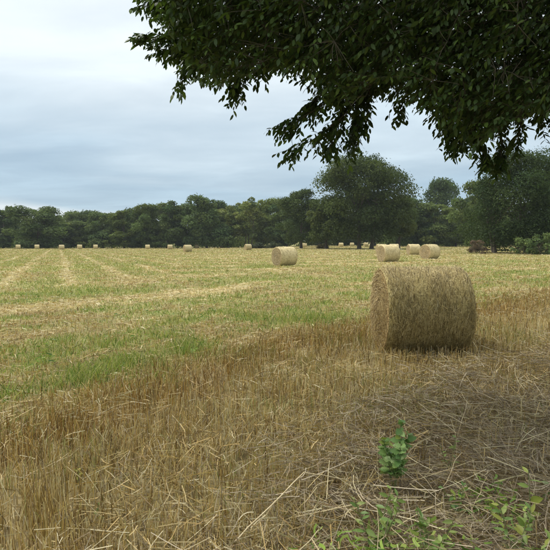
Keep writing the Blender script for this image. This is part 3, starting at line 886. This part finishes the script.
    side0 = unit(np.cross(Dv, np.array([0, 0, 1.0])) + 1e-4)
    V, F = strips(TW - org, unit(side0 + np.array([0, 0, .5])), np.repeat(np.linspace(.0018, .0008, k)[None], len(A), 0)); twigs.add(V, F)
    V, F = strips(TW - org, unit(-side0 * .5 + np.array([0, 0, 1.0])), np.repeat(np.linspace(.0018, .0008, k)[None], len(A), 0)); twigs.add(V, F)
    maxn = int(.6 / step)
    for j in range(maxn):
        s = (j + .6) * step / Ln
        m = s < 1.02
        if not m.any(): break
        s_ = s[m][:, None]; sg = 1.0 if j % 2 else -1.0; c = m.sum()
        P = A[m] + Ln[m][:, None] * (Dv[m] * s_ + droop * s_ ** 2)
        tg = unit(Dv[m] + 2 * droop * s_)
        D = tg * .55 + side0[m] * sg * .62 + np.array([0, 0, -.34]) + r_.normal(size=(c, 3)) * .26
        Nn = np.array([0, 0, 1.0]) + r_.normal(size=(c, 3)) * .42 - tg * .1
        P_.append(P); D_.append(D); N_.append(Nn); S_.append((.050 + .036 * r_.random(c)) * (1 - .25 * np.abs(s[m] - .5)))
    P_ = np.concatenate(P_); D_ = np.concatenate(D_); N_ = np.concatenate(N_); S_ = np.concatenate(S_)
    pal = np.array([[.036, .064, .013], [.048, .084, .016], [.027, .050, .011], [.085, .135, .026], [.040, .072, .017]])
    C_ = pal[r_.integers(0, len(pal), len(P_))] * (1 + .35 * (r_.random((len(P_), 1)) - .5))
    # the largest leaves in view, one object each
    dep = P_[:, 1] * math.cos(PITCH) - (P_[:, 2] - CAM_H) * math.sin(PITCH)
    up_ = P_[:, 1] * math.sin(PITCH) + (P_[:, 2] - CAM_H) * math.cos(PITCH)
    sx = 275 + FPX * P_[:, 0] / dep; sy = 275 - FPX * up_ / dep
    vis = (sx > 5) & (sx < 545) & (sy > 3)
    edge = ~inside(sx, sy + 9, body) | ~inside(sx - 12, sy, body)
    score = np.where(vis & edge, S_ / dep, 0)
    big = np.argsort(-score)[:300]
    rest = np.ones(len(P_), bool); rest[big] = False
    fol = Bag(); leaves_mesh(P_[rest] - org, D_[rest], N_[rest], S_[rest], C_[rest], fol)
    link('foliage', fol.mesh('foliage', M_LEAF), root, kind='stuff')
    protos = []
    for i in range(5):
        protos.append(mesh_np('leaf', LEAF_T, LEAF_TRI, np.repeat(pal[i][None], 8, 0), M_LEAF))
    d, s, nn = leaf_frames(D_[big], N_[big])
    for q in range(len(big)):
        o = link('leaf', protos[q % 5], root)
        mtx = Matrix.Identity(4)
        for ax, vec in enumerate((d[q], s[q], nn[q])):
            for i in range(3): mtx[i][ax] = float(vec[i] * S_[big[q]])
        for i in range(3): mtx[i][3] = float(P_[big[q]][i] - org[i])
        o.matrix_local = mtx
    # trunk, limbs and branches that carry the twigs
    wood = Bag()
    t = np.linspace(0, 1, 10)[:, None]
    trunk = np.array([0, 0, -.3]) * (1 - t) + np.array([-.5, .5, 8.2]) * t + np.sin(t * 4) * np.array([.12, -.08, 0])
    rr = .21 * (1 - .75 * t[:, 0]); rr[0] *= 1.5
    V, F = tube(trunk, rr, 14); wood.add(V, F)
    link('trunk', wood.mesh('trunk', M_BARK, True), root)
    nodes = []
    ends = [(-3.4, -.9, 3.9), (-2.6, -1.2, 4.1), (-1.2, -1.0, 3.9), (-.6, 1.2, 4.6), (-2.8, .6, 5.0), (-3.9, .8, 5.6), (-1.8, -.4, 6.6), (.8, .8, 5.4), (1.6, -.6, 6.0), (-.8, 2.2, 6.4), (0.4, -1.6, 5.2), (-2.0, -4.2, 5.2), (.2, -5.5, 5.4), (-3.0, -2.8, 5.8)]
    for e in ends:
        e = np.array(e) + np.array([0, 0, .25]); f = .30 + .35 * r_.random(); p0 = trunk[0] * (1 - f) + trunk[-1] * f
        p0[2] = min(p0[2], e[2] - .6)
        t2 = np.linspace(0, 1, 12)[:, None]; mid = p0 * .45 + e * .55 + np.array([0, 0, .55])
        q = p0 * (1 - t2) ** 2 + 2 * mid * t2 * (1 - t2) + e * t2 ** 2 + r_.normal(size=(12, 3)) * .015
        b = Bag(); b.add(*tube(q, .065 * (1 - .8 * t2[:, 0]) + .006, 8))
        link('limb', b.mesh('limb', M_BARK, True), root)
        nodes.append(q[3:])
    nodes = np.concatenate(nodes)
    # branches grow out from the limbs in steps: every new one starts at the nearest wood already there
    loc = A - org
    order = np.argsort(np.linalg.norm(loc - np.array([-.3, .3, 5.2]), axis=1))
    goals = np.concatenate([loc[order][::9], np.array([bp[0] - org for bp in bpts])])
    goals = goals[np.argsort([np.min(np.linalg.norm(nodes - g, axis=1)) for g in goals])]
    wood_pts = nodes
    for c in goals:
        dd = np.linalg.norm(wood_pts - c, axis=1); p0 = wood_pts[np.argmin(dd)]; ln = dd.min()
        m_ = int(max(4, min(7, ln / .08))); t2 = np.linspace(0, 1, m_)[:, None]
        mid = (p0 + c) / 2 + np.array([0, 0, .12]) * ln + r_.normal(size=3) * .08 * ln
        q = p0 * (1 - t2) ** 2 + 2 * mid * t2 * (1 - t2) + c * t2 ** 2
        r0 = .0026 + .0045 * min(1, ln)
        V, F = tube(q, r0 * (1 - .7 * t2[:, 0]), 4); twigs.add(V, F)
        wood_pts = np.concatenate([wood_pts, q[1:]])
    for bp in bpts: wood_pts = np.concatenate([wood_pts, bp - org])
    p0 = np.empty_like(loc)
    for i in range(0, len(loc), 500):
        p0[i:i + 500] = wood_pts[np.argmin(np.linalg.norm(loc[i:i + 500, None, :] - wood_pts[None], axis=2), axis=1)]
    t2 = np.linspace(0, 1, 4)
    mid = (p0 + loc) / 2 + r_.normal(size=loc.shape) * .015
    Q = p0[:, None] * ((1 - t2) ** 2)[None, :, None] + 2 * mid[:, None] * (t2 * (1 - t2))[None, :, None] + loc[:, None] * (t2 ** 2)[None, :, None]
    sd_ = unit(np.cross(loc - p0, np.array([.2, .9, .3])) + 1e-5)
    V, F = strips(Q, sd_, np.repeat(np.linspace(.0022, .0014, 4)[None], len(loc), 0)); twigs.add(V, F)
    link('twigs', twigs.mesh('twigs', M_TWIG), root, kind='stuff')
near_tree()

# ------------------------------------------------------------------ weeds and loose stalks close to the camera
def leaf_shape(kind, col):
    """broad leaf along +X, unit length, folded along the midrib, toothed or smooth"""
    if kind == 'toothed':
        xs = [0, .10, .22, .30, .42, .50, .62, .70, .82, .88, 1.0]; ws = [.02, .24, .44, .27, .46, .26, .38, .18, .22, .07, 0.0]
    else:
        xs = [0, .12, .28, .45, .62, .8, 1.0]; ws = [.015, .10, .17, .19, .165, .10, 0.0]
    V = []; F = []
    for x_, w_ in zip(xs, ws):
        dz = -.16 * x_ * x_
        V += [(x_, -w_, dz + .10 * w_), (x_, 0, dz - .03), (x_, w_, dz + .10 * w_)]
    for i in range(len(xs) - 1):
        a = i * 3; F += [(a, a + 3, a + 4, a + 1), (a + 1, a + 4, a + 5, a + 2)]
    return mesh_np('leaf', np.array(V), np.array(F), np.repeat(np.array([col]), len(V), 0), M_WEED, True)
def weed(px, py, height, nl, size, kind, cols, label, lean=(0, 0), seed=1, name='weed_plant', stems=1, spread=.5, bare=.22):
    r_ = np.random.default_rng(seed)
    x, y = onground(px, py)
    e = link(name, None, None, (x, y, float(gz(x, y))), 0, label, 'plant', 'green weeds near the camera')
    protos = [leaf_shape(kind, np.array(c)) for c in cols]
    sm = bpy.data.materials.get('weed_stem')
    if not sm:
        sm, t, p, o = new_mat('weed_stem')
        n = noise_tex(t, 30); r = N(t, 'ShaderNodeValToRGB'); ramp(r, [(.3, (.10, .13, .04)), (.7, (.19, .20, .08))])
        t.links.new(n, r.inputs[0]); t.links.new(r.outputs[0], p.inputs['Base Color'])
    for s_ in range(stems):
        a = r_.random() * 6.28; sp = 0 if stems == 1 else spread * height * (.3 + .7 * r_.random())
        hh = height * (1 if s_ == 0 else .6 + .4 * r_.random())
        top = np.array([lean[0] + math.cos(a) * sp, lean[1] + math.sin(a) * sp, hh])
        t = np.linspace(0, 1, 7)[:, None]
        pts = np.array([0, 0, -.01]) * (1 - t) + top * t + np.sin(t * 3.0 + s_) * np.array([.02, .015, 0]) * height
        b = Bag(); b.add(*tube(pts, .0042 * (1 - .7 * t[:, 0]) * (height / .4) ** .5 + .0006, 6))
        link('stem', b.mesh('stem', sm, True), e)
        m = nl // stems
        for i in range(m):
            f = bare + (1 - bare) * (i + .5) / m; k = min(int(f * 6), 5)
            p = pts[k] * (1 - (f * 6 - k)) + pts[k + 1] * (f * 6 - k)
            an = i * 2.4 + r_.normal() * .35; el = .05 + .40 * f + .40 * r_.normal()
            dv = np.array([math.cos(an) * math.cos(el), math.sin(an) * math.cos(el), math.sin(el)])
            d, s, nn = leaf_frames(dv[None], (np.array([0, 0, 1.0]) + r_.normal(size=3) * .45 + np.array([0, -.35, 0]))[None])
            sz = size * (.65 + .5 * r_.random()) * (1.15 - .45 * f)
            pet = p + d[0] * sz * .25
            o = link('leaf', protos[r_.integers(len(protos))], e)
            mt = Matrix.Identity(4)
            for ax, vec in enumerate((d[0], s[0], nn[0])):
                for q in range(3): mt[q][ax] = float(vec[q] * sz)
            for q in range(3): mt[q][3] = float(pet[q] - d[0][q] * sz * .2)
            o.matrix_local = mt
    return e
BG = [(.13, .225, .06), (.18, .28, .08), (.09, .17, .045), (.23, .32, .11), (.19, .24, .05)]
YG = [(.17, .24, .05), (.13, .21, .05), (.21, .26, .07)]
weed(393, 499, .49, 150, .072, 'toothed', BG, 'upright bluish green weed with toothed leaves among the dead grass', (-.01, .0), 3, 'weed_plant', 5, .30, .42)
weed(374, 558, .36, 60, .072, 'smooth', YG, 'bright green seedling clump left at the bottom edge, below the tall weed', (.0, .0), 4, 'weed_plant', 4, .5)
weed(432, 563, .31, 54, .066, 'smooth', YG, 'bright green seedling clump in the middle of the bottom edge', (.0, .0), 5, 'weed_plant', 4, .6)
weed(516, 566, .34, 60, .074, 'smooth', YG + [(.24, .26, .05)], 'yellow-green seedling clump in the bottom right corner', (.0, .0), 6, 'weed_plant', 4, .6)
weed(530, 530, .36, 7, .11, 'smooth', [(.26, .30, .06), (.20, .27, .06)], 'slender stem with yellowing leaves near the right edge', (-.03, -.02), 7, 'weed_plant', 1)
weed(552, 515, .22, 8, .085, 'smooth', [(.18, .26, .10), (.15, .22, .08)], 'pale green leafy shoot cut by the right edge', (-.02, .0), 8, 'weed_plant', 1)
weed(448, 472, .28, 14, .055, 'smooth', YG, 'small green shoot right of the tall weed', (.0, .0), 9, 'weed_plant', 2, .4)
weed(456, 520, .24, 16, .055, 'smooth', BG, 'small green shoot amid dead grass below the tall weed on its right', (.0, .0), 10, 'weed_plant', 2, .4)
weed(78, 488, .14, 6, .045, 'smooth', [(.36, .34, .05), (.28, .30, .06)], 'tiny yellowing shoot in the stubble at lower left', (.0, .0), 12, 'weed_plant', 1)
weed(96, 523, .12, 9, .04, 'smooth', YG, 'tiny green shoot in the stubble near the bottom left', (.0, .0), 13, 'weed_plant', 2, .4)

def stalk_mat():
    m, t, p, o = new_mat('dry_stalk')
    n = noise_tex(t, 22, 4); r = N(t, 'ShaderNodeValToRGB'); ramp(r, [(.3, (.36, .27, .13)), (.7, (.58, .48, .29))])
    t.links.new(n, r.inputs[0]); t.links.new(r.outputs[0], p.inputs['Base Color']); p.inputs['Roughness'].default_value = .5
    return m
M_STALK = stalk_mat()
def stalk(pts, rad, label, node=True):
    """pts: (photo x, photo y, height above the ground) along a dry stem"""
    W3 = []
    for px, py, h in pts:
        d = ray(px, py); t = (CAM_H - h) / -d[2]
        for _ in range(8):
            p = d * t; t = (CAM_H - h - float(gz(p[0], p[1]))) / -d[2]
        W3.append(np.array([0, 0, CAM_H]) + d * t)
    W3 = np.array(W3)
    o0 = np.array([W3[0][0], W3[0][1], float(gz(W3[0][0], W3[0][1]))])
    fine = [W3[0]]
    for a, b in zip(W3[:-1], W3[1:]):
        for f in (.33, .66, .97): fine.append(a * (1 - f) + b * f + rng.normal(size=3) * .004)
    fine = np.array(fine) - o0
    bag = Bag(); bag.add(*tube(fine, np.linspace(rad, rad * .55, len(fine)), 6))
    e = link('dry_stalk', None, None, o0, 0, label, 'dry stalk', 'loose dry stalks')
    link('stem', bag.mesh('stem', M_STALK, True), e)
    b2 = Bag()
    for q in range(1, len(fine) - 1, 3):
        tt = unit(fine[min(q + 1, len(fine) - 1)] - fine[q - 1]); b2.add(*tube(np.array([fine[q] - tt * rad * 1.6, fine[q], fine[q] + tt * rad * 1.6]), [rad * .9, rad * 1.35, rad * .9], 6))
    link('node', b2.mesh('node', M_STALK, True), e)
stalk([(236, 541, .14), (272, 505, .27), (304, 473, .36), (330, 476, .33), (354, 482, .27)], .0042, 'long pale dry stalk bent into a sharp peak at the bottom centre')
stalk([(408, 462, .02), (425, 480, .10), (438, 497, .12)], .003, 'dry stalk slanting down right of the tall green weed')
stalk([(432, 503, .02), (447, 482, .16), (462, 452, .26)], .003, 'dry stalk leaning up right of the tall green weed')
stalk([(466, 522, .02), (476, 500, .14), (487, 478, .22)], .0026, 'thin dry stalk leaning right in the dead grass')
stalk([(454, 448, .02), (462, 420, .16), (468, 400, .24)], .0028, 'dry stalk standing up behind the dead grass, above the tall weed')
stalk([(496, 400, .22), (478, 392, .24), (462, 372, .26)], .0026, 'dry straw lying slantwise below the foreground bale')
stalk([(482, 372, .08), (500, 400, .12), (514, 420, .06)], .003, 'dry stalk fallen across the dead grass right of the foreground bale')
stalk([(365, 475, .04), (375, 495, .08), (384, 510, .03)], .0028, 'short dry stalk left of the tall green weed')
stalk([(466, 512, .04), (470, 530, .10), (473, 545, .05)], .0042, 'thick pale dry leaf stalk near the bottom right')
stalk([(20, 478, .12), (45, 467, .14), (72, 455, .15), (80, 447, .10)], .003, 'pale straw lying across stubble at the left edge')
stalk([(14, 470, .06), (40, 474, .12), (62, 470, .10)], .0026, 'second pale straw crossing the first at the left edge')
stalk([(314, 478, .18), (318, 492, .10), (322, 508, .03)], .0024, 'thin dead stem hanging below the bent stalk')
stalk([(356, 536, .02), (345, 510, .10), (338, 490, .14)], .0026, 'dead stem standing right of the bent stalk')
stalk([(520, 372, .10), (534, 384, .14), (549, 402, .06)], .003, 'dry stalk slanting out of the right edge')

# ------------------------------------------------------------------ the moist air over the field
def haze():
    x0, x1, y0, y1, z0, z1 = -1600, 1600, -1500, 1900, -4.0, 27.0
    V = np.array([[x, y, z] for z in (z0, z1) for y in (y0, y1) for x in (x0, x1)], float)
    F = np.array([[0, 2, 3, 1], [4, 5, 7, 6], [0, 1, 5, 4], [2, 6, 7, 3], [0, 4, 6, 2], [1, 3, 7, 5]])
    m, t, p, out = new_mat('haze_air')
    t.nodes.remove(p)
    v = N(t, 'ShaderNodeVolumePrincipled')
    v.inputs['Color'].default_value = (0.80, 0.88, 0.95, 1)
    v.inputs['Density'].default_value = 0.00018
    v.inputs['Anisotropy'].default_value = 0.0
    t.links.new(v.outputs[0], out.inputs['Volume'])
    link('haze', mesh_np('haze', V, F, None, m), kind='stuff', label='thin pale haze over the whole field', cat='haze')
haze()
